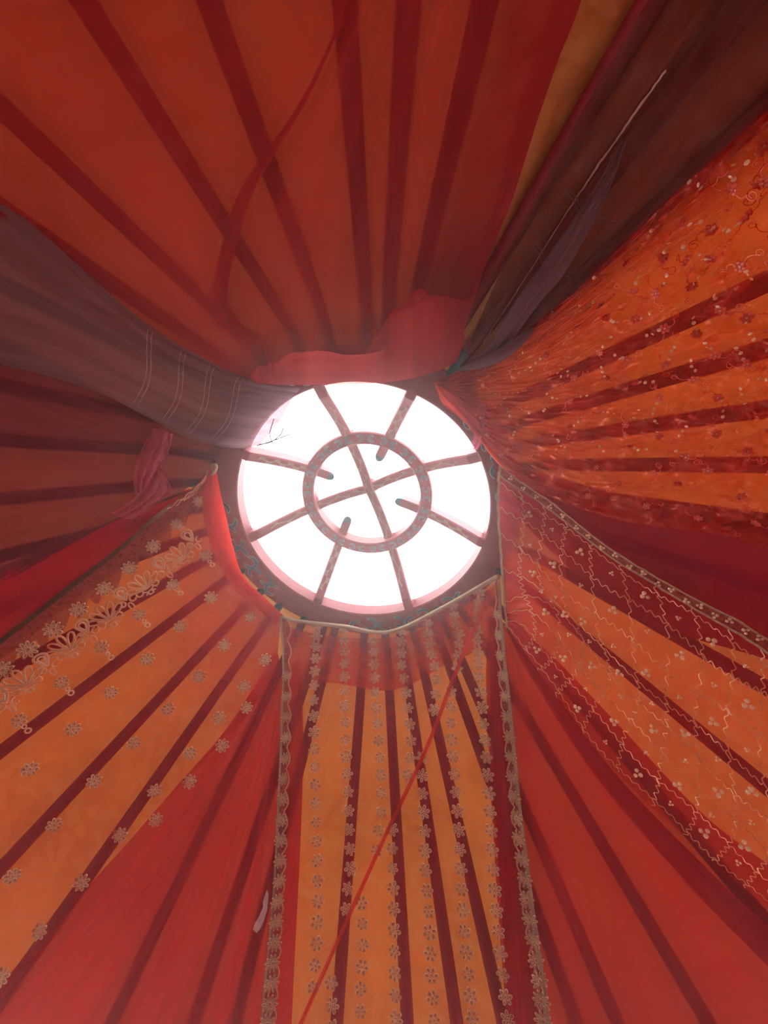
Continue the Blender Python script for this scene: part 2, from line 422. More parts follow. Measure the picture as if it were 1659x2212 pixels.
# ------------------------------------------------------------------ crown wheel
crown = thing('crown_wheel', 'red painted wooden crown wheel with crossed bars around the bright sky opening', 'roof wheel', (CX, CY, ZC))
def ring_mesh(name, r0, r1, z0, z1, mm, n=128, chamfer=.006):
    prof = [(r0, z0 + chamfer), (r0 + chamfer, z0), (r1 - chamfer, z0), (r1, z0 + chamfer), (r1, z1), (r0, z1)]
    k = len(prof)
    V = [(CX + r * math.cos(2 * math.pi * i / n), CY + r * math.sin(2 * math.pi * i / n), z) for i in range(n) for r, z in prof]
    F = [(i * k + q, i * k + (q + 1) % k, ((i + 1) % n) * k + (q + 1) % k, ((i + 1) % n) * k + q) for i in range(n) for q in range(k)]
    return mesh_of(name, V, F, mm, smooth=False)
hoop = part('outer_hoop', ring_mesh('outer_hoop', RI, RO, ZC, ZC + .085, M['lacquer']), crown)
def dome(r): return ZC + RISE * (1 - (r / RI) ** 2)
IR0, IR1 = .312, .382
ZR = dome(.345)
inner = part('inner_ring', ring_mesh('inner_ring', IR0, IR1, ZR - .03, ZR + .05, M['lacquer']), crown)
def on_dome(px, py):
    d = ray(px, py); lo, hi = .5, 3.5
    for _ in range(50):
        t = (lo + hi) / 2; p = CAM + d * t
        if p[2] > dome(math.hypot(p[0] - CX, p[1] - CY)): hi = t
        else: lo = t
    return p
def sweep_box(path, w, h, tip=None):
    path = np.asarray(path); t = np.gradient(path, axis=0); t /= np.linalg.norm(t, axis=1, keepdims=True)
    s = np.cross(t, [0, 0, 1.0]); s /= np.linalg.norm(s, axis=1, keepdims=True); b = np.cross(s, t)
    V, F = [], []; c = .12 * w
    prof = [(-w / 2, h / 2), (-w / 2, -h / 2 + c), (-w / 2 + c, -h / 2), (w / 2 - c, -h / 2), (w / 2, -h / 2 + c), (w / 2, h / 2)]
    k = len(prof); n = len(path)
    for i in range(n):
        sc = 1.0
        if tip and i >= n - 4: sc = (1, .92, .72, .38)[i - (n - 4)]
        for x, z in prof: V.append(path[i] + s[i] * x * sc + b[i] * (z if z > 0 else z))
    F = [(i * k + q, i * k + (q + 1) % k, (i + 1) * k + (q + 1) % k, (i + 1) * k + q) for i in range(n - 1) for q in range(k)]
    F += [tuple(range(k))[::-1], tuple(range((n - 1) * k, n * k))]
    return V, F
def arch_path(p0, p1, n=15):
    """along the dome between two plan points"""
    p0, p1 = np.asarray(p0), np.asarray(p1); t = np.linspace(0, 1, n)[:, None]; q = p0 + (p1 - p0) * t
    r = np.hypot(q[:, 0] - CX, q[:, 1] - CY)
    return np.stack([q[:, 0], q[:, 1], np.array([dome(min(x, RI)) for x in r]) + .03], 1)
def plan(px, py):
    d = ray(px, py); t = (ZC - CAM[2]) / d[2]; q = CAM + d * t
    a = math.atan2(q[1] - CY, q[0] - CX); return a
def pol(a, r): return (CX + r * math.cos(a), CY + r * math.sin(a))
aA0, aA1, aB0, aB1 = [plan(*q) for q in ((690, 845), (875, 1300), (540, 1165), (1035, 990))]
def squiggle(name, path, w, amp, waves, parent, mm, lo=.08, hi=.92, drop=.046):
    """a painted running scroll on the underside of a bar"""
    t = np.linspace(lo, hi, int(waves * 30)); n = len(path)
    P = np.stack([np.interp(t * (n - 1), np.arange(n), np.asarray(path)[:, k]) for k in range(3)], 1)
    tg = np.gradient(P, axis=0); tg /= np.linalg.norm(tg, axis=1, keepdims=True)
    s = np.cross(tg, [0, 0, 1.0]); s /= np.linalg.norm(s, axis=1, keepdims=True); b = np.cross(s, tg)
    ph = np.linspace(0, waves * 2 * math.pi, len(t))
    Q = P + s * (amp * np.sin(ph))[:, None] + tg * (amp * 1.7 * np.sin(2 * ph))[:, None] - b * drop
    q = np.gradient(Q, axis=0); sd_ = np.cross(q, b); sd_ /= np.linalg.norm(sd_, axis=1, keepdims=True)
    part(name, ribbon(name, Q - sd_ * w / 2, Q + sd_ * w / 2, mm), parent)
for (e0, e1, dz) in ((aA0, aA1, 0.0), (aB0, aB1, .008)):
    top = np.array([CX, CY])
    h0 = arch_path(pol(e0, RI + .03), top, 12); h1 = arch_path(top, pol(e1, RI + .03), 12)
    path = np.vstack([h0, h1[1:]]); path[:, 2] += dz
    path[10:13, 2] -= [.002, .006, .002]
    bar = part('cross_bar', mesh_of('cross_bar', *sweep_box(path, .056, .075), M['lacquer'], smooth=False), crown)
    squiggle('painted_scroll', path, .006, .016, 10, bar, M['ochre'], drop=.040)
for (s0, tipx) in (((890, 850), (818, 992)), ((530, 985), (717, 1031)), ((1025, 1170), (857, 1083)), ((690, 1295), (752, 1120))):
    a = plan(*s0); tp = on_dome(*tipx)
    path = arch_path(pol(a, RI + .03), tp[:2], 14)
    ts = np.concatenate([np.linspace(0, .9, 12), [.93, .96, .985, 1.0]]) * 13
    path = np.stack([np.interp(ts, np.arange(14), path[:, k]) for k in range(3)], 1)
    Vb, Fb = sweep_box(path, .054, .07, tip=True); k = 6; nb_ = len(path)
    mi = [1 if (f // k >= nb_ - 4 and f < (nb_ - 1) * k) or f == len(Fb) - 1 else 0 for f in range(len(Fb))]
    spk = part('spoke', mesh_of('spoke', Vb, Fb, [M['lacquer'], M['teal']], mi, smooth=False), crown)
    squiggle('painted_scroll', path, .006, .015, 3.5, spk, M['ochre'], .12, .52, .039)
# painted cloud scrolls: a blue hook with a pale outline
def scroll_mesh():
    V, F, mi = [], [], []
    for (w, z, k, ext_) in ((.019, 0, 0, .35), (.011, -.0012, 1, 0)):
        n = 16; th = np.linspace(-.6 - ext_, 3.6 + ext_, n); rad = .026 * (1 + .05 * np.arange(n) / n)
        b0 = len(V)
        for i in range(n):
            tp = min(1, 4 * (1 - abs(2 * i / (n - 1) - 1)) + .25)
            for sgn in (-1, 1):
                r = rad[i] + sgn * w / 2 * tp; V.append((r * math.cos(th[i]), r * math.sin(th[i]), z))
        F += [(b0 + 2 * i, b0 + 2 * i + 1, b0 + 2 * i + 3, b0 + 2 * i + 2) for i in range(n - 1)]
        mi += [k] * (n - 1)
    return mesh_of('painted_scroll', V, F, [M['pale'], M['blue']], mi, smooth=False)
sm = scroll_mesh()
def hoop_scrolls(p_from, p_to, cnt):
    a0, a1 = plan(*p_from), plan(*p_to)
    da = (a1 - a0 + math.pi) % (2 * math.pi) - math.pi
    for i in range(cnt):
        a = a0 + da * i / (cnt - 1)
        r = (RI + RO) / 2 + .012 * (-1) ** i
        part('painted_scroll', sm, hoop, loc=(*pol(a, r), ZC - .0025), rot=Matrix.Rotation(a + (math.pi if i % 2 else 0) + .5 * math.sin(i * 2.3), 3, 'Z'), scale=1.25 + .12 * math.sin(i * 1.7))
hoop_scrolls((492, 1100), (585, 1275), 9)
hoop_scrolls((770, 1350), (1000, 1290), 9)
hoop_scrolls((1000, 890), (1066, 1075), 8)
hoop_scrolls((640, 838), (672, 836), 2)
for i in range(34):
    a = 2 * math.pi * i / 34
    part('painted_scroll', sm, inner, loc=(*pol(a, (IR0 + IR1) / 2), ZR - .0325), rot=Matrix.Rotation(a + (math.pi if i % 2 else 0), 3, 'Z'), scale=.62)

# ------------------------------------------------------------------ the cloths
def hang(name, label, cat, d, mm, part_name='cloth'):
    root = thing(name, label, cat, tuple(map(float, d.P[d.nu // 2, 0])))
    part(part_name, d.mesh(part_name, mm), root)
    return root

# --- big scarlet chiffon overhead, its hem rolled at the crown
def hemmed(xh, yh, fold_top, fold_bot, o1, tail):
    """hem at the crown, a roll of cloth folded back on itself, then the long run outwards"""
    return [(xh, yh, .11), (xh, (yh * 2 + fold_top) / 3, .16), (xh - 2, fold_top + 8, o1 + .07), (xh - 3, fold_top, o1 + .02), (xh - 4, fold_top + 10, o1 * .6), (xh - 5, fold_bot, .05),
            (xh - 6, fold_bot - 25, .03), (xh - 8, fold_top - 40, .045)] + tail
top = Drape([
    [(590, 850, .03), (540, 838, .03), (470, 815, .04), (330, 770, .05), (150, 660, .05), (0, 560, .05), (-250, 400, .05), (-500, 230, .05)],
    [(575, 840, .04), (545, 830, .05), (500, 812, .06), (440, 760, .06), (300, 600, .06), (150, 400, .06), (0, 200, .05), (-250, -150, .05)],
    hemmed(560, 828, 792, 812, .09, [(500, 690, .06), (470, 600, .06), (450, 420, .05), (460, 300, .05), (470, 160, .05), (470, 0, .05), (440, -300, .04)]),
    hemmed(590, 831, 780, 805, .08, [(500, 690, .065), (496, 600, .065), (540, 430, .06), (590, 330, .045), (640, 240, .03), (690, 120, .03), (725, 0, .03), (780, -300, .03)]),
    hemmed(592, 831, 780, 805, .07, [(470, 700, .022), (466, 600, .022), (512, 430, .022), (574, 330, .022), (640, 235, .026), (700, 120, .03), (742, 0, .03), (800, -300, .03)]),
    hemmed(630, 832, 762, 800, .08, [(555, 690, .04), (570, 560, .04), (612, 420, .04), (680, 270, .03), (735, 120, .03), (780, 0, .03), (840, -300, .03)]),
    hemmed(700, 831, 758, 800, .08, [(690, 680, .04), (700, 560, .04), (722, 420, .035), (760, 240, .03), (800, 100, .03), (835, 0, .03), (880, -300, .03)]),
    hemmed(790, 829, 765, 800, .08, [(785, 690, .04), (790, 560, .04), (808, 420, .035), (838, 240, .03), (870, 100, .03), (895, 0, .03), (930, -300, .03)]),
    hemmed(850, 824, 676, 790, .12, [(845, 600, .05), (860, 520, .04), (880, 380, .035), (910, 200, .03), (940, 0, .03), (985, -300, .03)]),
    hemmed(905, 814, 628, 770, .14, [(905, 560, .06), (930, 460, .05), (965, 300, .04), (1010, 120, .03), (1040, 0, .03), (1110, -300, .03)]),
    hemmed(955, 798, 640, 760, .13, [(958, 590, .06), (990, 480, .05), (1040, 320, .04), (1100, 120, .03), (1140, 0, .03), (1210, -300, .03)]),
    [(986, 781, .10), (992, 765, .13), (1000, 735, .14), (1000, 712, .12), (1004, 700, .10), (1014, 670, .08), (1028, 630, .07), (1062, 540, .06), (1105, 430, .05), (1160, 260, .04), (1205, 130, .04), (1255, 0, .04), (1340, -300, .04)],
    [(982, 781, .04), (986, 768, .04), (992, 740, .04), (995, 712, .04), (997, 700, .035), (1003, 670, .03), (1012, 630, .03), (1035, 540, .03), (1070, 430, .025), (1110, 260, .02), (1150, 130, .02), (1190, 0, .02), (1260, -300, .02)],
], nu=150, nv=170, pleats=((5, .010, .1, .5), (11, .004, .6, .3)), wr=.018, seed=1)
r_top = hang('overhead_drape', 'large plain scarlet chiffon drape above, hem rolled over the crown wheel', 'drape', top, M['top'])

# --- smoky maroon organza, upper right
smoke = Drape([
    [(992, 792, .04), (1012, 748, .05), (1040, 680, .05), (1085, 580, .05), (1160, 420, .05), (1275, 210, .04), (1400, 0, .04), (1560, -270, .04)],
    [(995, 796, .05), (1020, 760, .09), (1062, 690, .10), (1125, 590, .09), (1215, 440, .07), (1340, 250, .06), (1500, 20, .05), (1680, -250, .04)],
    [(998, 800, .06), (1040, 765, .05), (1085, 715, .04), (1160, 605, .05), (1260, 460, .05), (1400, 270, .05), (1580, 30, .05), (1780, -220, .04)],
    [(1003, 803, .07), (1070, 772, .10), (1140, 708, .11), (1210, 630, .09), (1320, 490, .07), (1470, 310, .06), (1660, 90, .05), (1880, -160, .04)],
    [(985, 802, .05), (1080, 765, .05), (1180, 690, .05), (1270, 600, .05), (1400, 470, .05), (1550, 330, .05), (1730, 170, .04), (1980, -60, .04)],
], nu=80, nv=110, pleats=((7, .008, .3, .4),), wr=.02, seed=2)
r_smoke = hang('smoky_drape', 'dark smoky maroon organza drape with a pale jagged seam, gathered into a twisted end', 'drape', smoke, M['smoke'])
v = np.linspace(.06, .62, 150)
u = .33 + .012 * np.array([noise.noise(Vector((x * 60, 3, 0))) for x in v])
part('seam', strip_on(smoke, np.stack([u, v], 1), .007, M['ivory'], 'seam'), r_smoke, label='pale jagged seam line')
for k, vv in enumerate((.235, .243, .345, .352)):
    uu = np.linspace(.2, .75, 24); part('pintuck', strip_on(smoke, np.stack([uu, vv + .012 * np.sin(uu * 9)], 1), .003, M['mauve'], 'pintuck'), r_smoke)

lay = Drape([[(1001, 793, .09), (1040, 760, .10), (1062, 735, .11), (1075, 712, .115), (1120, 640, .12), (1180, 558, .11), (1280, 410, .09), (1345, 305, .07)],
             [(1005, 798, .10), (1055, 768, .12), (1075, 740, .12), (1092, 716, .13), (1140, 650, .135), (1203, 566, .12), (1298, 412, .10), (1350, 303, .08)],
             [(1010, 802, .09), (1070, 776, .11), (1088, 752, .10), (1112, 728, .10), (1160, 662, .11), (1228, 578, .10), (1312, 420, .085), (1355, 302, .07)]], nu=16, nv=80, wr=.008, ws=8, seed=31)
part('turned_sheen_layer', lay.mesh('turned_sheen_layer', M['mauve']), r_smoke, label='turned-over strip along the seam, its lavender sheen put into the colour')  # doubled cloth in a paler material, which stands in for the sheen
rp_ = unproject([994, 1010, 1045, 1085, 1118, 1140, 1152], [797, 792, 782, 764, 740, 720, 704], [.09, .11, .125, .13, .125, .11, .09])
part('rolled_end', tube_mesh('rolled_end', catmull(rp_, 40), .024 * np.sin(np.linspace(.35, 2.9, 40)), M['mauve'], 10), r_smoke, label='rolled end of the organza, its lit paleness put into the colour')  # real roll, but its lighter material carries the light falling on it
# --- opaque crimson cloth behind the right-hand cloths
crim = Drape([
    [(1062, 985, .02), (1200, 1030, .025), (1400, 1080, .025), (1700, 1130, .025), (2000, 1200, .025)],
    [(1066, 1000, .03), (1200, 1090, .05), (1400, 1180, .05), (1700, 1260, .045), (2000, 1340, .03)],
    [(1068, 1030, .025), (1200, 1140, .03), (1400, 1255, .025), (1700, 1390, .025), (2000, 1500, .02)],
    [(1070, 1060, .03), (1180, 1180, .04), (1300, 1285, .04), (1420, 1355, .035), (1659, 1425, .03), (2000, 1540, .025)],
], nu=50, nv=70, pleats=((2.5, .012, .2, .5),), wr=.01, seed=3)
r_crim = hang('crimson_cloth', 'plain deep crimson cloth showing between the flowered organza and the gold-bordered sari', 'drape', crim, M['crimson'])

# --- crinkled coral organza with embroidered flowers, right
org = Drape([
    [(936, 826, .05), (985, 802, .06), (1100, 732, .07), (1250, 622, .07), (1400, 475, .06), (1550, 335, .06), (1659, 240, .05), (1950, -10, .05)],
    [(938, 829, .07), (1000, 818, .10), (1150, 770, .10), (1350, 650, .08), (1659, 470, .06), (2000, 270, .05)],
    [(945, 836, .08), (1030, 855, .12), (1200, 845, .12), (1400, 795, .09), (1659, 725, .06), (2020, 630, .05)],
    [(958, 850, .08), (1040, 912, .12), (1200, 955, .12), (1400, 960, .09), (1659, 965, .06), (2020, 980, .05)],
    [(972, 872, .07), (1035, 950, .09), (1085, 1010, .09), (1180, 1070, .09), (1295, 1112, .09), (1391, 1134, .08), (1545, 1154, .07), (1659, 1184, .06), (1980, 1280, .05)],
], nu=170, nv=200, pleats=((9, .012, .2, .5), (23, .005, .5, .2)), wr=.03, ws=14, seed=4, stretch=(1.6, 1))
r_org = hang('flowered_organza', 'crinkled coral red organza scattered with embroidered flowers and gold sequins', 'drape', org, M['organza'])

# --- crimson net sari with wavy gold lines
net = Drape([
    [(1078, 1002, .06), (1110, 1028, .08), (1200, 1088, .08), (1300, 1168, .08), (1400, 1233, .07), (1500, 1288, .07), (1590, 1335, .06), (1659, 1378, .06), (1950, 1560, .05)],
    [(1074, 1080, .06), (1130, 1120, .09), (1250, 1210, .08), (1420, 1330, .07), (1659, 1500, .06), (1980, 1720, .05)],
    [(1080, 1190, .06), (1140, 1230, .10), (1250, 1330, .08), (1420, 1470, .07), (1659, 1650, .06), (1980, 1890, .05)],
    [(1088, 1300, .05), (1150, 1290, .12), (1225, 1345, .08), (1350, 1490, .07), (1659, 1780, .06), (1980, 2080, .05)],
    [(1092, 1335, .05), (1140, 1345, .11), (1205, 1420, .08), (1320, 1560, .07), (1480, 1715, .06), (1659, 1880, .06), (1960, 2160, .05)],
    [(1094, 1350, .04), (1150, 1432, .06), (1250, 1575, .06), (1350, 1688, .06), (1450, 1782, .06), (1560, 1880, .06), (1659, 1965, .05), (1940, 2230, .05)],
], nu=120, nv=150, pleats=((4, .008, .2, .6), (13, .004, .5, .2)), wr=.014, ws=5, seed=5)
r_net = hang('netted_sari', 'crimson net sari with wavy gold lines, bead sprigs and a gold border', 'drape', net, M['net'])

# --- plain red georgette, lower right
pr = Drape([
    [(1060, 1330, .025), (1050, 1450, .03), (1060, 1700, .03), (1075, 1950, .03), (1095, 2212, .03), (1125, 2600, .03)],
    [(1088, 1345, .03), (1100, 1470, .04), (1130, 1700, .045), (1170, 1950, .04), (1215, 2212, .04), (1280, 2600, .03)],
    [(1090, 1350, .03), (1130, 1480, .04), (1200, 1700, .04), (1290, 1950, .04), (1380, 2212, .035), (1500, 2600, .03)],
    [(1092, 1352, .03), (1150, 1470, .04), (1290, 1690, .04), (1430, 1900, .04), (1590, 2120, .035), (1850, 2450, .03)],
    [(1093, 1354, .035), (1165, 1450, .05), (1320, 1660, .05), (1480, 1830, .05), (1640, 1985, .045), (1940, 2260, .04)],
    [(1091, 1354, .02), (1145, 1455, .02), (1285, 1670, .02), (1435, 1850, .02), (1590, 2015, .02), (1880, 2300, .02)],
    [(1095, 1350, .02), (1175, 1400, .015), (1340, 1570, .015), (1520, 1760, .015), (1700, 1900, .015), (2000, 2150, .015)],
], nu=90, nv=80, pleats=((3.5, .018, .15, .6), (9, .006, .5, .5)), wr=.014, ws=2.5, seed=6)
r_pr = hang('plain_red_drape', 'plain red georgette drape between the flower-row panel and the netted sari', 'drape', pr, M['plainr'])

# --- plain crimson georgette, lower left
pl = Drape([
    [(598, 1400, .02), (500, 1560, .025), (380, 1700, .025), (240, 1860, .025), (80, 2040, .025), (-220, 2360, .025)],
    [(602, 1420, .035), (530, 1570, .05), (430, 1720, .055), (310, 1890, .05), (150, 2100, .045), (-80, 2380, .04)],
    [(606, 1440, .03), (556, 1600, .035), (480, 1780, .04), (390, 1980, .035), (270, 2212, .035), (110, 2520, .03)],
    [(609, 1450, .03), (585, 1600, .04), (540, 1800, .05), (490, 2000, .045), (430, 2212, .04), (340, 2560, .03)],
    [(612, 1455, .03), (600, 1620, .035), (580, 1800, .04), (555, 2000, .04), (525, 2212, .04), (470, 2600, .03)],
    [(650, 1420, .02), (655, 1600, .025), (650, 1800, .025), (640, 2000, .025), (630, 2212, .025), (615, 2600, .025)],
], nu=120, nv=90, pleats=((6, .026, .1, .5), (14, .009, .4, .5)), wr=.010, ws=2.5, seed=7)
r_pl = hang('plain_crimson_drape', 'plain crimson georgette drape fanning in soft pleats beside the lace-edged panel', 'drape', pl, M['plainl'])

# --- the panel with rows of gold flowers, straight ahead
pan = Drape([
    [(607, 1330, .06), (612, 1450, .06), (607, 1600, .055), (600, 1750, .055), (592, 1900, .055), (580, 2050, .055), (565, 2212, .05), (535, 2600, .05)],
    [(640, 1340, .06), (640, 1450, .06), (640, 1600, .055), (636, 1750, .05), (630, 1900, .05), (622, 2050, .05), (612, 2212, .05), (590, 2600, .05)],
    [(743, 1352, .06), (744, 1480, .06), (748, 1620, .055), (755, 1800, .05), (745, 2000, .05), (735, 2212, .05), (725, 2600, .05)],
    [(840, 1364, .06), (850, 1480, .06), (860, 1620, .055), (862, 1800, .05), (858, 2000, .05), (858, 2212, .05), (856, 2600, .05)],
    [(950, 1315, .06), (955, 1450, .065), (962, 1620, .055), (970, 1800, .05), (985, 2000, .05), (1005, 2212, .05), (1035, 2600, .05)],
    [(1055, 1255, .06), (1058, 1400, .06), (1070, 1560, .055), (1085, 1740, .055), (1105, 1930, .055), (1125, 2070, .055), (1142, 2212, .05), (1170, 2600, .05)],
    [(1078, 1244, .06), (1086, 1370, .06), (1102, 1520, .06), (1120, 1700, .06), (1142, 1880, .06), (1165, 2050, .055), (1187, 2212, .05), (1230, 2600, .05)],
], nu=120, nv=150, pleats=((6, .004, .2, .4),), wr=.008, ws=4, seed=8)
r_pan = hang('flower_row_panel', 'sheer red panel with vertical rows of gold flowers and lace borders down both sides', 'drape', pan, M['panel'])

# --- red sari with the ornate gold border, lower left
sari = Drape([
    [(458, 1006, .06), (420, 1050, .06), (350, 1102, .06), (270, 1172, .06), (190, 1235, .06), (90, 1312, .06), (0, 1382, .055), (-350, 1650, .05)],
    [(465, 1040, .06), (435, 1110, .08), (345, 1205, .07), (215, 1320, .065), (60, 1445, .06), (-100, 1575, .055), (-400, 1820, .05)],
    [(485, 1130, .06), (445, 1205, .08), (335, 1335, .07), (175, 1485, .065), (0, 1645, .06), (-380, 1990, .05)],
    [(512, 1240, .06), (480, 1310, .08), (370, 1440, .07), (200, 1625, .06), (0, 1845, .055), (-330, 2200, .05)],
    [(560, 1300, .055), (520, 1395, .07), (430, 1525, .07), (260, 1745, .06), (0, 2045, .05), (-280, 2370, .05)],
    [(606, 1343, .05), (592, 1450, .06), (540, 1535, .06), (420, 1665, .06), (300, 1790, .055), (180, 1935, .05), (90, 2045, .05), (0, 2140, .05), (-220, 2380, .05)],
], nu=130, nv=130, pleats=((5, .008, .3, .6), (12, .003, .1, .5)), wr=.010, ws=3, seed=9)
r_sari = hang('bordered_sari', 'rust red sari with ornate gold lotus border and scattered round gold flowers', 'drape', sari, M['sari'])
fold = Drape([
    [(452, 1010, .10), (438, 1070, .11), (440, 1120, .115), (460, 1190, .115), (500, 1265, .11), (550, 1310, .09), (598, 1350, .06)],
    [(466, 1010, .085), (478, 1072, .10), (490, 1122, .11), (504, 1182, .11), (526, 1245, .10), (582, 1300, .085), (622, 1341, .065)],
    [(458, 1008, .07), (450, 1070, .08), (460, 1130, .085), (480, 1190, .085), (505, 1250, .085), (552, 1300, .075), (600, 1346, .06)],
], nu=26, nv=60, pleats=((2, .006, .2, .3),), wr=.006, seed=10)
part('folded_edge', fold.mesh('folded_edge', M['scarlet']), r_sari, label='bright scarlet folded edge')

# --- plain red cloth above that sari
lr = Drape([
    [(410, 1055, .018), (300, 1100, .02), (150, 1165, .02), (0, 1225, .02), (-400, 1380, .02)],
    [(420, 1078, .03), (310, 1150, .045), (160, 1245, .05), (0, 1330, .05), (-400, 1550, .04)],
    [(425, 1085, .02), (310, 1190, .025), (160, 1300, .025), (0, 1425, .025), (-400, 1720, .025)],
], nu=36, nv=60, pleats=((2, .012, .1, .5),), wr=.01, seed=11)
r_lr = hang('plain_rose_cloth', 'plain rose red cloth running above the gold bordered sari', 'drape', lr, M['maroon'])

# --- plum voile with a pink tulle tail, left
pv = Drape([
    [(478, 925, .03), (250, 850, .035), (100, 770, .035), (-50, 700, .035), (-400, 560, .035)],
    [(474, 960, .03), (250, 925, .06), (100, 870, .06), (-50, 810, .06), (-400, 690, .04)],
    [(468, 1000, .03), (220, 965, .06), (80, 940, .055), (-80, 905, .05), (-420, 830, .04)],
    [(440, 1030, .035), (220, 1055, .06), (80, 1075, .055), (-80, 1095, .05), (-420, 1140, .04)],
    [(400, 1058, .03), (240, 1112, .05), (120, 1170, .05), (0, 1228, .045), (-400, 1410, .04)],
    [(405, 1064, .02), (240, 1130, .03), (120, 1195, .03), (0, 1260, .03), (-400, 1450, .03)],
], nu=80, nv=80, pleats=((8, .010, .2, .6), (19, .003, .5, .4)), wr=.014, ws=5, seed=12)
r_pv = hang('plum_drape', 'dim plum voile drape with a crumpled pink tulle tail', 'drape', pv, M['plum'])
for cs, sdd in (([[(330, 925, .06), (300, 985, .075), (288, 1040, .08), (300, 1085, .07)], [(352, 928, .09), (330, 985, .10), (310, 1035, .10), (302, 1084, .08)], [(374, 938, .07), (362, 985, .08), (340, 1025, .085), (305, 1082, .08)]], 13),
                ([[(335, 1010, .07), (318, 1040, .08), (290, 1075, .085), (240, 1108, .07)], [(348, 1018, .09), (345, 1045, .10), (318, 1080, .09), (262, 1118, .07)], [(352, 1020, .07), (370, 1062, .08), (330, 1092, .075), (285, 1122, .06)]], 14)):
    t_ = Drape(cs, nu=26, nv=36, pleats=((3, .008, .2, .2),), wr=.016, ws=9, seed=sdd)
    part('tulle_tail', t_.mesh('tulle_tail', M['tulle']), r_pv, label='crumpled pink tulle tail')

# --- grey mauve voile with pintucks, from the left to the crown
mv = Drape([
    [(652, 836, .05), (600, 830, .06), (510, 808, .07), (430, 768, .07), (330, 708, .07), (230, 628, .07), (120, 528, .065), (0, 428, .06), (-300, 190, .05)],
    [(632, 860, .06), (570, 850, .09), (480, 835, .10), (390, 795, .10), (290, 735, .09), (150, 650, .08), (0, 560, .07), (-330, 400, .05)],
    [(600, 915, .07), (540, 912, .10), (450, 895, .11), (360, 850, .10), (260, 795, .09), (130, 730, .08), (0, 690, .07), (-350, 590, .05)],
    [(560, 962, .06), (520, 968, .07), (470, 963, .08), (400, 944, .08), (320, 902, .07), (220, 852, .065), (100, 812, .06), (0, 790, .06), (-350, 740, .05)],
], nu=70, nv=110, pleats=((3, .006, .3, .5),), wr=.012, ws=4, seed=15)
r_mv = hang('mauve_drape', 'grey mauve voile drape with paired pintucks, its end against the sky opening', 'drape', mv, M['mauve'])
for vv in (.105, .115, .165, .175, .225, .235, .30, .31):
    uu = np.linspace(.06, .94, 40)
    part('pintuck', strip_on(mv, np.stack([uu, vv + .006 * np.sin(uu * 7)], 1), .0035, M['tuck'], 'pintuck'), r_mv)

# ------------------------------------------------------------------ sewn-on pieces
def petal_flower(name, n, r, ratio=.42, w=.16, centre=.26, mats=None, dome_=.15, fill=True):
    """n petals, each a raised ring of thread around a small shiny plate, and a round boss"""
    V, F, mi = [], [], []; k = 10
    def oval(cx, ang, a, b, ring, matr, matf):
        ca, sa = math.cos(ang), math.sin(ang); b0 = len(V)
        for (s, z) in ((1.0, .0), (1 - ring * .5, r * dome_), (1 - ring, r * dome_ * .4)):
            for j in range(k):
                th = 2 * math.pi * j / k; x, y = cx + a * s * math.cos(th), b * s * math.sin(th)
                V.append((x * ca - y * sa, x * sa + y * ca, z))
        for q in range(2):
            for j in range(k):
                F.append((b0 + q * k + j, b0 + q * k + (j + 1) % k, b0 + (q + 1) * k + (j + 1) % k, b0 + (q + 1) * k + j)); mi.append(matr)
        if fill: F.append(tuple(b0 + 2 * k + j for j in range(k))); mi.append(matf)
    for i in range(n):
        oval(r * .64, 2 * math.pi * i / n, r * .36, r * .27 * ratio / .5 * min(1, 6.6 / n), w * 2.2, 0, 1)
    oval(0, 0, r * centre, r * centre, .5, 0, 1)
    return mesh_of(name, V, F, mats or [M['sequin'], M['plate']], mi)
def sew(d, root, x, y, me, name, scale=1.0, spin=0.0, lift=.005):
    p, n_, t, uv = d.pick(x, y, lift)
    return part(name, me, root, loc=p, rot=frame(n_, t) @ Matrix.Rotation(spin, 3, 'Z'), scale=scale)
rnd = random.Random(11)

# panel straight ahead: rows of six-petalled flowers
fl6 = petal_flower('sequin_flower', 6, .034, .5)
rows = [
    [(686, 1352), (680, 1440), (677, 1530), (680, 1640), (682, 1750), (685, 1850), (687, 1950), (684, 2050), (675, 2150)],
    [(716, 2121), (722, 2240)],
    [(743, 1360), (744, 1440), (744, 1500), (748, 1640), (752, 1700), (755, 1790), (758, 1875), (752, 1914), (746, 1992)],
    [(781, 1949), (785, 2035), (780, 2131), (778, 2230)],
    [(806, 1384), (811, 1500), (816, 1560), (822, 1650), (825, 1720), (824, 1760), (818, 1795), (813, 1838)],
    [(848, 1790), (847, 1832), (850, 1915), (852, 2007), (853, 2100), (858, 2240)],
    [(866, 1363), (868, 1440), (874, 1470), (884, 1545), (889, 1617), (879, 1690)],
    [(912, 1636), (913, 1717), (918, 1798), (919, 1885), (927, 1975), (930, 2070), (936, 2168), (941, 2240)],
    [(925, 1345), (927, 1385), (939, 1440), (944, 1475), (938, 1545)],
    [(975, 1493), (974, 1530), (977, 1605), (983, 1687), (990, 1768), (995, 1855), (999, 1945), (1006, 2037), (1015, 2135), (1025, 2240)],
    [(978, 1307), (985, 1345), (993, 1375), (988, 1450)],
    [(1035, 1278), (1036, 1303), (1030, 1362), (1034, 1430), (1043, 1540), (1053, 1655), (1061, 1780), (1068, 1910), (1080, 2050), (1097, 2197), (1104, 2250)],
]
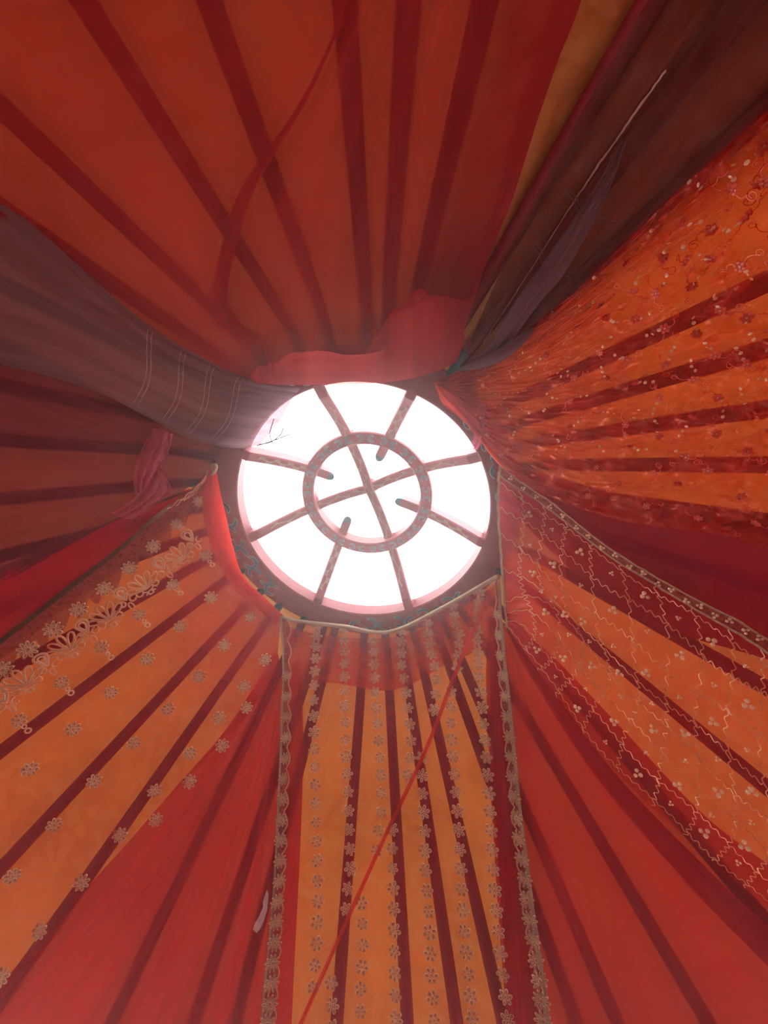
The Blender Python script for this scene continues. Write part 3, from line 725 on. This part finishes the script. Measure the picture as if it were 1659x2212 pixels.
for row in rows:
    P = np.array(row, float); s = np.concatenate([[0], np.cumsum(np.hypot(*np.diff(P, axis=0).T))]); q = 0.0
    while q <= s[-1]:
        x, y = np.interp(q, s, P[:, 0]), np.interp(q, s, P[:, 1])
        sew(pan, r_pan, x, y, fl6, 'sequin_flower', 1.0 + rnd.uniform(-.08, .08), rnd.uniform(-.4, .4))
        q += np.interp(y, [1350, 1400, 1500, 1700, 1900, 2100, 2250], [21, 26, 34, 40, 44, 48, 50])
def edge_band(d, name, u0, u1, v0, v1, mm, n=240, scallop=0.0, waves=40, cross=3, lift=.005):
    """a strip sewn on along an edge of a cloth; its inner side may be scalloped"""
    v = np.linspace(v0, v1, n); ph = np.abs(np.sin(np.pi * waves * (v - v0) / (v1 - v0)))
    V = []; 
    for k in range(cross):
        t = k / (cross - 1)
        u = u0 + (u1 - u0) * t * (1 - scallop + scallop * ph)
        V.append(d.at(u, v, lift + .002 * math.sin(math.pi * t))[0])
    V = np.array(V); idx = np.arange(cross * n).reshape(cross, n)
    F = np.stack([idx[:-1, :-1], idx[1:, :-1], idx[1:, 1:], idx[:-1, 1:]], -1).reshape(-1, 4).tolist()
    return mesh_of(name, V.reshape(-1, 3), F, mm)
part('lace_border', edge_band(pan, 'lace_border', 0, .13, 0, .95, M['lace'], scallop=.3, waves=26), r_pan, label='gold and pink scalloped lace border')
part('lace_border', edge_band(pan, 'lace_border', 1, .885, 0, .95, M['lace'], scallop=.35, waves=26), r_pan, label='gold and pink scalloped lace border')
part('edge_cord', strip_on(pan, np.stack([np.full(160, .004), np.linspace(0, .96, 160)], 1), .012, M['braid'], 'edge_cord', .008), r_pan)
part('edge_cord', strip_on(pan, np.stack([np.full(160, .996), np.linspace(0, .96, 160)], 1), .018, M['braid'], 'edge_cord', .008), r_pan)
uu = np.linspace(0, 1, 90)
hemp = pan.at(uu, np.zeros(90), .006)[0]
part('hem_braid', tube_mesh('hem_braid', hemp, .0125, M['braid'], 7), r_pan, label='dull gold braided hem')
ros = petal_flower('lace_rosette', 10, .05, .42, .2, .3)
for u_, v0, v1, cnt in ((.06, .10, .90, 24), (.945, .06, .90, 27)):
    for i in range(cnt):
        vv = v0 + (v1 - v0) * i / (cnt - 1)
        p, n_, t = pan.at(np.array([u_ + .006 * math.sin(i * 2.1)]), np.array([vv]), .010)
        part('lace_rosette', ros, r_pan, loc=p[0], rot=frame(n_[0], t[0]), scale=.55 + .4 * vv)
for u0_, s_, w_ in ((.13, -1, .3), (.885, 1, .35)):              # picot edge of gold thread along the scallops
    v = np.linspace(0, .95, 420); ph = np.abs(np.sin(np.pi * 26 * v / .95))
    full_u = (.13 if s_ < 0 else -.115)
    u = (0 if s_ < 0 else 1) + full_u * (1 - w_ + w_ * ph)
    part('picot_edge', strip_on(pan, np.stack([u, v], 1), .008, M['gold'], 'picot_edge', .008), r_pan)
# the gathered flounce behind the hem, and the pulled thread fold that crosses the panel
fl = Drape([[(612, 1352, .035), (612, 1420, .045), (615, 1520, .035)], [(700, 1372, .04), (700, 1430, .05), (700, 1475, .035)], [(840, 1378, .04), (845, 1420, .05), (850, 1490, .035)],
            [(960, 1335, .04), (965, 1390, .05), (985, 1425, .035)], [(1072, 1262, .035), (1078, 1330, .045), (1085, 1390, .035)]], nu=90, nv=24, pleats=((14, .006, .1, .1),), wr=.012, ws=7, seed=21)
part('flounce', fl.mesh('flounce', M['flounce']), r_pan, label='gathered red flounce under the hem')
fo = Drape([[(1052, 1285, .075), (985, 1440, .075), (915, 1620, .07), (830, 1800, .065), (735, 2010, .06), (632, 2240, .06)],
            [(1056, 1288, .08), (989, 1441, .08), (919, 1621, .075), (834, 1801, .07), (739, 2011, .065), (636, 2241, .06)],
            [(1060, 1291, .075), (993, 1443, .075), (923, 1623, .07), (838, 1803, .065), (743, 2013, .06), (640, 2243, .06)]], nu=9, nv=80, wr=.004, seed=22)
part('pulled_fold', fo.mesh('pulled_fold', M['scarlet']), r_pan, label='thin red fold crossing the panel diagonally')
side = Drape([[(1052, 1330, .03), (1058, 1450, .045), (1066, 1700, .045), (1082, 1950, .045), (1100, 2212, .045), (1130, 2600, .04)],
              [(1068, 1335, .04), (1080, 1450, .055), (1092, 1700, .05), (1110, 1950, .05), (1130, 2212, .05), (1165, 2600, .04)],
              [(1082, 1340, .03), (1096, 1450, .04), (1112, 1700, .035), (1138, 1950, .035), (1165, 2212, .035), (1210, 2600, .03)]], nu=30, nv=60, pleats=((2, .008, .1, .4),), wr=.004, seed=23)
part('gathered_strip', side.mesh('gathered_strip', M['maroon']), r_pan, label='gathered opaque crimson strip inside the lace border')

# bordered sari: lace band, lotus motifs, buds with pendants, scattered round flowers
part('lace_border', edge_band(sari, 'lace_border', 0, .165, 0.0, .95, M['lace'], scallop=.35, waves=22, cross=4), r_sari, label='wide pinkish gold lace border')
part('bead_band', strip_on(sari, np.stack([np.full(120, .006), np.linspace(.12, .95, 120)], 1), .022, M['bead'], 'bead_band', .007), r_sari, label='dark beaded edge')
for k in range(4):
    v = np.linspace(.0, .13 - .02 * k, 70)
    part('frayed_edge', strip_on(sari, np.stack([.010 + .012 * k + .005 * np.sin(v * 230 + k * 2), v], 1), .005, M['gold'], 'frayed_edge', .012), r_sari)
kp = unproject([447, 455, 463, 466, 460, 450], [1024, 1012, 1004, 1010, 1020, 1030], [.08, .09, .09, .095, .095, .085])
part('gathered_tip', tube_mesh('gathered_tip', catmull(kp, 30), .011, M['braid'], 8), r_sari, label='gathered gold tip of the border')
fl8 = petal_flower('round_flower', 8, .036, .5, .18, .3)
for x, y in ((455, 1290), (541, 1332), (389, 1353), (484, 1394), (318, 1423), (430, 1461), (573, 1425), (239, 1496), (363, 1531), (527, 1483), (158, 1574), (289, 1604), (473, 1551), (533, 1528),
             (65, 1660), (204, 1686), (411, 1627), (410, 1688), (480, 1610), (118, 1781), (334, 1707), (260, 1803), (27, 1891), (177, 1905), (87, 2011), (337, 1770), (4, 2110)):
    sew(sari, r_sari, x, y, fl8, 'round_flower', 1.0 + rnd.uniform(-.06, .06), rnd.uniform(0, 1))
def motif(name, shapes, mats=None):
    """flat embroidered shapes: closed outlines drawn as raised bands"""
    V, F, mi = [], [], []
    for pts, w, matr, closed in shapes:
        P = np.array(pts, float); n = len(P)
        t = (np.roll(P, -1, 0) - np.roll(P, 1, 0)) if closed else np.gradient(P, axis=0)
        nn = np.stack([-t[:, 1], t[:, 0]], 1); nn /= np.linalg.norm(nn, axis=1, keepdims=True) + 1e-9
        b0 = len(V)
        for i in range(n):
            for s_, z in ((-1, 0), (0, w * .35), (1, 0)):
                V.append((*(P[i] + nn[i] * s_ * w / 2), z))
        m_ = n if closed else n - 1
        for i in range(m_):
            j_ = (i + 1) % n
            for q in (0, 1): F.append((b0 + 3 * i + q, b0 + 3 * i + q + 1, b0 + 3 * j_ + q + 1, b0 + 3 * j_ + q)); mi.append(matr)
    return mesh_of(name, V, F, mats or [M['gold'], M['sequin']], mi)
def ell(cx, cy, a, b, rot=0, n=14):
    th = np.linspace(0, 2 * math.pi, n, endpoint=False); x, y = a * np.cos(th), b * np.sin(th)
    c, s = math.cos(rot), math.sin(rot); return np.stack([cx + x * c - y * s, cy + x * s + y * c], 1)
def curl(cx, cy, r, a0, turns, n=14):
    th = np.linspace(0, turns * 2 * math.pi, n); rr_ = r * (1 - .6 * np.linspace(0, 1, n))
    return np.stack([cx + rr_ * np.cos(a0 + th), cy + rr_ * np.sin(a0 + th)], 1)
def drop(x, y, L_, w_, rot, n=16):
    th = np.linspace(0, 2 * math.pi, n, endpoint=False)
    px_ = w_ * np.sin(th) * np.sin(th / 2); py_ = L_ * (.5 - .5 * np.cos(th)) ** .8
    py_ = np.where(th > math.pi, L_ * (.5 - .5 * np.cos(th)) ** .8, py_)
    c, s = math.cos(rot), math.sin(rot); return np.stack([x + px_ * c - py_ * s, y + px_ * s + py_ * c], 1)
G = .01
lotus_me = motif('lotus_motif', [(drop(0, -.03, .10, .018, r_), .011, 0, True) for r_ in (0, .55, -.55, 1.05, -1.05)] +
                 [(curl(sx * .048, -.028, .026, math.pi / 2, sx * .9), .010, 0, False) for sx in (-1, 1)] +
                 [(ell(0, -.058, .015, .015, math.pi / 4, 4), .010, 1, True), (curl(.026, -.052, .016, 0, .8), .009, 0, False), (curl(-.026, -.052, .016, math.pi, -.8), .009, 0, False)])
bud_me = motif('bud_motif', [(drop(0, -.01, .075, .034, 0), .012, 0, True), (drop(0, .0, .05, .018, 0), .010, 1, True), (curl(.028, -.022, .02, 1.2, .8), .010, 0, False), (curl(-.028, -.022, .02, 1.9, -.8), .010, 0, False), (ell(0, -.05, .010, .02), .008, 0, True)])
pend_me = motif('pendant_drop', [(ell(0, .012, .008, .008), .007, 1, True), (ell(0, -.014, .011, .011), .008, 1, True)])
def sew_dir(d, root, x, y, dx, dy, me, name, sc=1.0):
    """sewn on with its -y pointing along a direction in the photograph"""
    p, n_, t, _ = d.pick(x, y, .007); q = d.pick(x + dx, y + dy, .007)[0]
    return part(name, me, root, loc=p, rot=frame(n_, p - q), scale=sc)
for x, y in ((50, 1470), (145, 1395), (230, 1330), (310, 1262), (388, 1200), (-40, 1540)):
    sew_dir(sari, r_sari, x, y, 22, 22, lotus_me, 'lotus_motif', .95)
for (x, y), (fx, fy), (ex, ey) in (((12, 1512), (42, 1555), (57, 1572)), ((100, 1434), (133, 1473), (150, 1491)), ((188, 1362), (220, 1397), (236, 1415)), ((270, 1292), (299, 1327), (315, 1345)), ((352, 1226), (373, 1262), (386, 1277)), ((414, 1165), (445, 1199), (455, 1215))):
    sew_dir(sari, r_sari, x, y, 22, 24, bud_me, 'bud_motif', 1.0)
    sew(sari, r_sari, fx, fy, fl8, 'round_flower', .95, rnd.uniform(0, 1), .008)
    sew_dir(sari, r_sari, ex, ey, 14, 16, pend_me, 'pendant_drop', 1.0)
sc_me = petal_flower('lace_rosette', 9, .045, .5, .2, .34)
for i in range(13):
    p, n_, t = sari.at(np.array([.125]), np.array([.06 + .062 * i]), .011)
    part('lace_rosette', sc_me, r_sari, loc=p[0], rot=frame(n_[0], t[0]), scale=.75 + .03 * i)

# netted sari: wavy gold threads both ways, bead sprigs in the meshes, gold border
for i in range(8):
    u = .09 + .125 * i; v = np.linspace(0, 1, 640)
    part('gold_thread', strip_on(net, np.stack([u + .0065 * np.sin(v * 300 + i) + .012 * np.sin(v * 23 + i * 2), v], 1), .0040, M['gold'], 'gold_thread', .004), r_net)
vs_ = [.05, .105, .165, .24, .32, .40, .48, .56, .64, .73, .82, .91, .985]
for k, v_ in enumerate(vs_):
    u = np.linspace(.05, .99, 300)
    part('gold_thread', strip_on(net, np.stack([u, v_ + .0042 * np.sin(u * 170 + k) + .012 * np.sin(u * 9 + k)], 1), .0040, M['gold'], 'gold_thread', .004), r_net)
def bead_sprig():
    V, F, mi = [], [], []
    for (cx_, cy_, r_) in ((0, .010, .009), (.010, -.005, .008), (-.010, -.005, .008)):
        b0 = len(V)
        for z, s_ in ((0, 1), (r_ * .7, .8), (r_ * 1.1, .3)):
            for j in range(7): V.append((cx_ + r_ * s_ * math.cos(j * .8976), cy_ + r_ * s_ * math.sin(j * .8976), z))
        for q in range(2):
            for j in range(7): F.append((b0 + q * 7 + j, b0 + q * 7 + (j + 1) % 7, b0 + q * 7 + 7 + (j + 1) % 7, b0 + q * 7 + 7 + j)); mi.append(0)
        F.append(tuple(b0 + 14 + j for j in range(7))); mi.append(0)
    return mesh_of('bead_sprig', V, F, [M['sequin']], mi)
bs = bead_sprig()
for i in range(7):
    for k in range(len(vs_) - 1):
        p, n_, t = net.at(np.array([.152 + .125 * i + rnd.uniform(-.01, .01)]), np.array([(vs_[k] + vs_[k + 1]) / 2]), .004)
        part('bead_sprig', bs, r_net, loc=p[0], rot=frame(n_[0], t[0]) @ Matrix.Rotation(rnd.uniform(0, 6), 3, 'Z'), scale=.6 if (i + k) % 2 else 1.1)
part('gold_border', edge_band(net, 'gold_border', 0, .052, 0, .96, M['lace'], lift=.006), r_net, label='narrow tarnished gold border')
for u_ in (.002, .05): part('border_cord', strip_on(net, np.stack([np.full(160, u_), np.linspace(0, .96, 160)], 1), .009, M['braid'], 'border_cord', .009), r_net)
for i in range(26):
    p, n_, t = net.at(np.array([.026 + .006 * math.sin(i * 3)]), np.array([.03 + .034 * i]), .009)
    part('bead_sprig', bs, r_net, loc=p[0], rot=frame(n_[0], t[0]) @ Matrix.Rotation(i * 1.3, 3, 'Z'), scale=.7)
vv0 = np.full(80, .004); part('gathered_edge', strip_on(net, np.stack([np.linspace(.0, 1, 80), vv0], 1), .014, M['braid'], 'gathered_edge', .012), r_net)

# flowered organza: small flowers, spiral tendrils and strings of sequins
fl5 = petal_flower('embroidered_flower', 6, .034, .62, .4, .36, [M['coral'], M['sequin']], .25, fill=True)
tend = motif('tendril', [(curl(-.075, .02, .022, 0, 1.3, 22), .0045, 0, False), (np.stack([np.linspace(0, -.055, 12), .035 * np.sin(np.linspace(0, 2.6, 12))], 1), .0045, 0, False), (np.stack([np.linspace(0, .09, 14), .03 * np.sin(np.linspace(0, 3, 14)) - .02], 1), .0045, 0, False),
                         (curl(.09, -.005, .018, -1.6, 1.2, 14), .004, 0, False)], [M['coral']])
seq = mesh_of('sequin', [(.0055 * math.cos(i * .7854), .0055 * math.sin(i * .7854), .002) for i in range(8)] + [(0, 0, .004)], [(i, (i + 1) % 8, 8) for i in range(8)], M['sequin'], smooth=False)
cnt_s = 0
for a in range(9):
    for b in range(15):
        u = .06 + .11 * a + (.055 if b % 2 else 0) + rnd.uniform(-.02, .02); v = .10 + .058 * b + rnd.uniform(-.012, .012)
        if u > .98: continue
        p, n_, t = org.at(np.array([u]), np.array([v]), .006); sp_ = rnd.uniform(0, 6.28)
        part('embroidered_flower', fl5, r_org, loc=p[0], rot=frame(n_[0], t[0]) @ Matrix.Rotation(sp_, 3, 'Z'), scale=.32 + .26 * v)
        part('tendril', tend, r_org, loc=p[0], rot=frame(n_[0], t[0]) @ Matrix.Rotation(sp_ + 1, 3, 'Z'), scale=.4 + .3 * v)
        for q in range(3):
            if cnt_s >= 290: break
            uq, vq = u + (q + 1) * .018 * math.cos(sp_), v + (q + 1) * .011 * math.sin(sp_)
            if not 0 < uq < 1: continue
            p, n_, t = org.at(np.array([uq]), np.array([vq]), .006); cnt_s += 1
            tl = Matrix.Rotation(rnd.uniform(-.5, .5), 3, 'X') @ Matrix.Rotation(rnd.uniform(-.5, .5), 3, 'Y')
            part('sequin', seq, r_org, loc=p[0], rot=frame(n_[0], t[0]) @ tl, scale=1.0)
flap = Drape([[(936, 826, .09), (955, 870, .10), (990, 900, .10), (1030, 940, .09), (1065, 985, .075), (1088, 1012, .065)],
              [(945, 832, .11), (985, 868, .125), (1018, 905, .125), (1050, 950, .11), (1076, 990, .09), (1092, 1014, .07)],
              [(952, 836, .09), (1000, 862, .10), (1035, 905, .10), (1064, 952, .095), (1084, 990, .08), (1096, 1014, .065)]], nu=22, nv=60, pleats=((2, .006, .1, .2),), wr=.008, seed=24)
part('rolled_edge', flap.mesh('rolled_edge', M['scarlet']), r_org, label='scarlet rolled edge along the crown wheel')

ruf = Drape([[(1044, 872, .10), (1032, 905, .10), (1026, 935, .09), (1014, 966, .08)], [(1052, 880, .12), (1044, 908, .12), (1038, 938, .11), (1024, 970, .09)], [(1060, 888, .09), (1056, 912, .09), (1046, 945, .09), (1032, 972, .08)]], nu=18, nv=30, pleats=((2, .008, .2, .1),), wr=.01, ws=9, seed=41)
part('ruffle', ruf.mesh('ruffle', M['tulle']), r_org, label='small pale ruffle over the painted hoop')
for k, (pts) in enumerate(([(560, 960), (585, 955), (605, 940), (612, 925)], [(555, 963), (590, 952), (625, 938)], [(588, 958), (583, 935), (592, 905)])):
    P_ = catmull(np.array([(*p_, .07) for p_ in pts]), 24); q_ = unproject(P_[:, 0], P_[:, 1], .075)
    part('loose_thread', tube_mesh('loose_thread', q_, .0022, M['tuck'], 4), r_mv)
# loose white ribbon tied beside the panel
rp = unproject([584, 580, 574, 572, 564, 556, 550], [1905, 1925, 1945, 1965, 1985, 2002, 2012], [.05, .055, .06, .065, .065, .065, .065])
sdv = np.cross(np.gradient(rp, axis=0), CAM - rp); sdv /= np.linalg.norm(sdv, axis=1, keepdims=True)
wv = np.array([.006, .010, .013, .012, .016, .018, .012])[:, None]; dp = np.array([0, .008, -.006, .008, -.004, .006, 0])[:, None]
r_rib = ribbon('ribbon', rp - sdv * wv, rp + sdv * wv + np.array([0, 0, 1]) * dp, M['white'])
o = part('loose_ribbon', r_rib); o['label'] = 'short loose white ribbon dangling beside the lace border'; o['category'] = 'ribbon'

# ------------------------------------------------------------------ scattering volume added in place of lens glare around the crown
def haze(density):
    mm = bpy.data.materials.new('glare_volume'); mm.use_nodes = True; nt = mm.node_tree; nt.nodes.clear()
    s = nt.nodes.new('ShaderNodeVolumeScatter'); s.inputs['Density'].default_value = density
    s.inputs['Color'].default_value = (1, .93, .92, 1); s.inputs['Anisotropy'].default_value = 0.78
    o = nt.nodes.new('ShaderNodeOutputMaterial'); nt.links.new(s.outputs[0], o.inputs['Volume'])
    n = 48; b_ = lambda r: float(base(r)) + .118
    zs = ((RW - .03, .05), (RW - .03, b_(RW - .15) - .12 * SLOPE), (RW - .15, b_(RW - .15)), (RO + .12, b_(RO + .12)), (RO + .03, ZC + .118))
    V = [p for r, z in zs for p in ring_pts(r, z, n)]; q = len(zs)
    F = [(k * n + i, k * n + (i + 1) % n, (k + 1) * n + (i + 1) % n, (k + 1) * n + i) for k in range(q - 1) for i in range(n)]
    F += [tuple(range(n))[::-1], tuple(range((q - 1) * n, q * n))]
    o = part('haze', mesh_of('haze', V, F, mm, smooth=False))
    o['kind'] = 'stuff'; o['label'] = 'thin haze added in place of lens glare around the crown opening'; o['category'] = 'haze'
haze(HAZE)
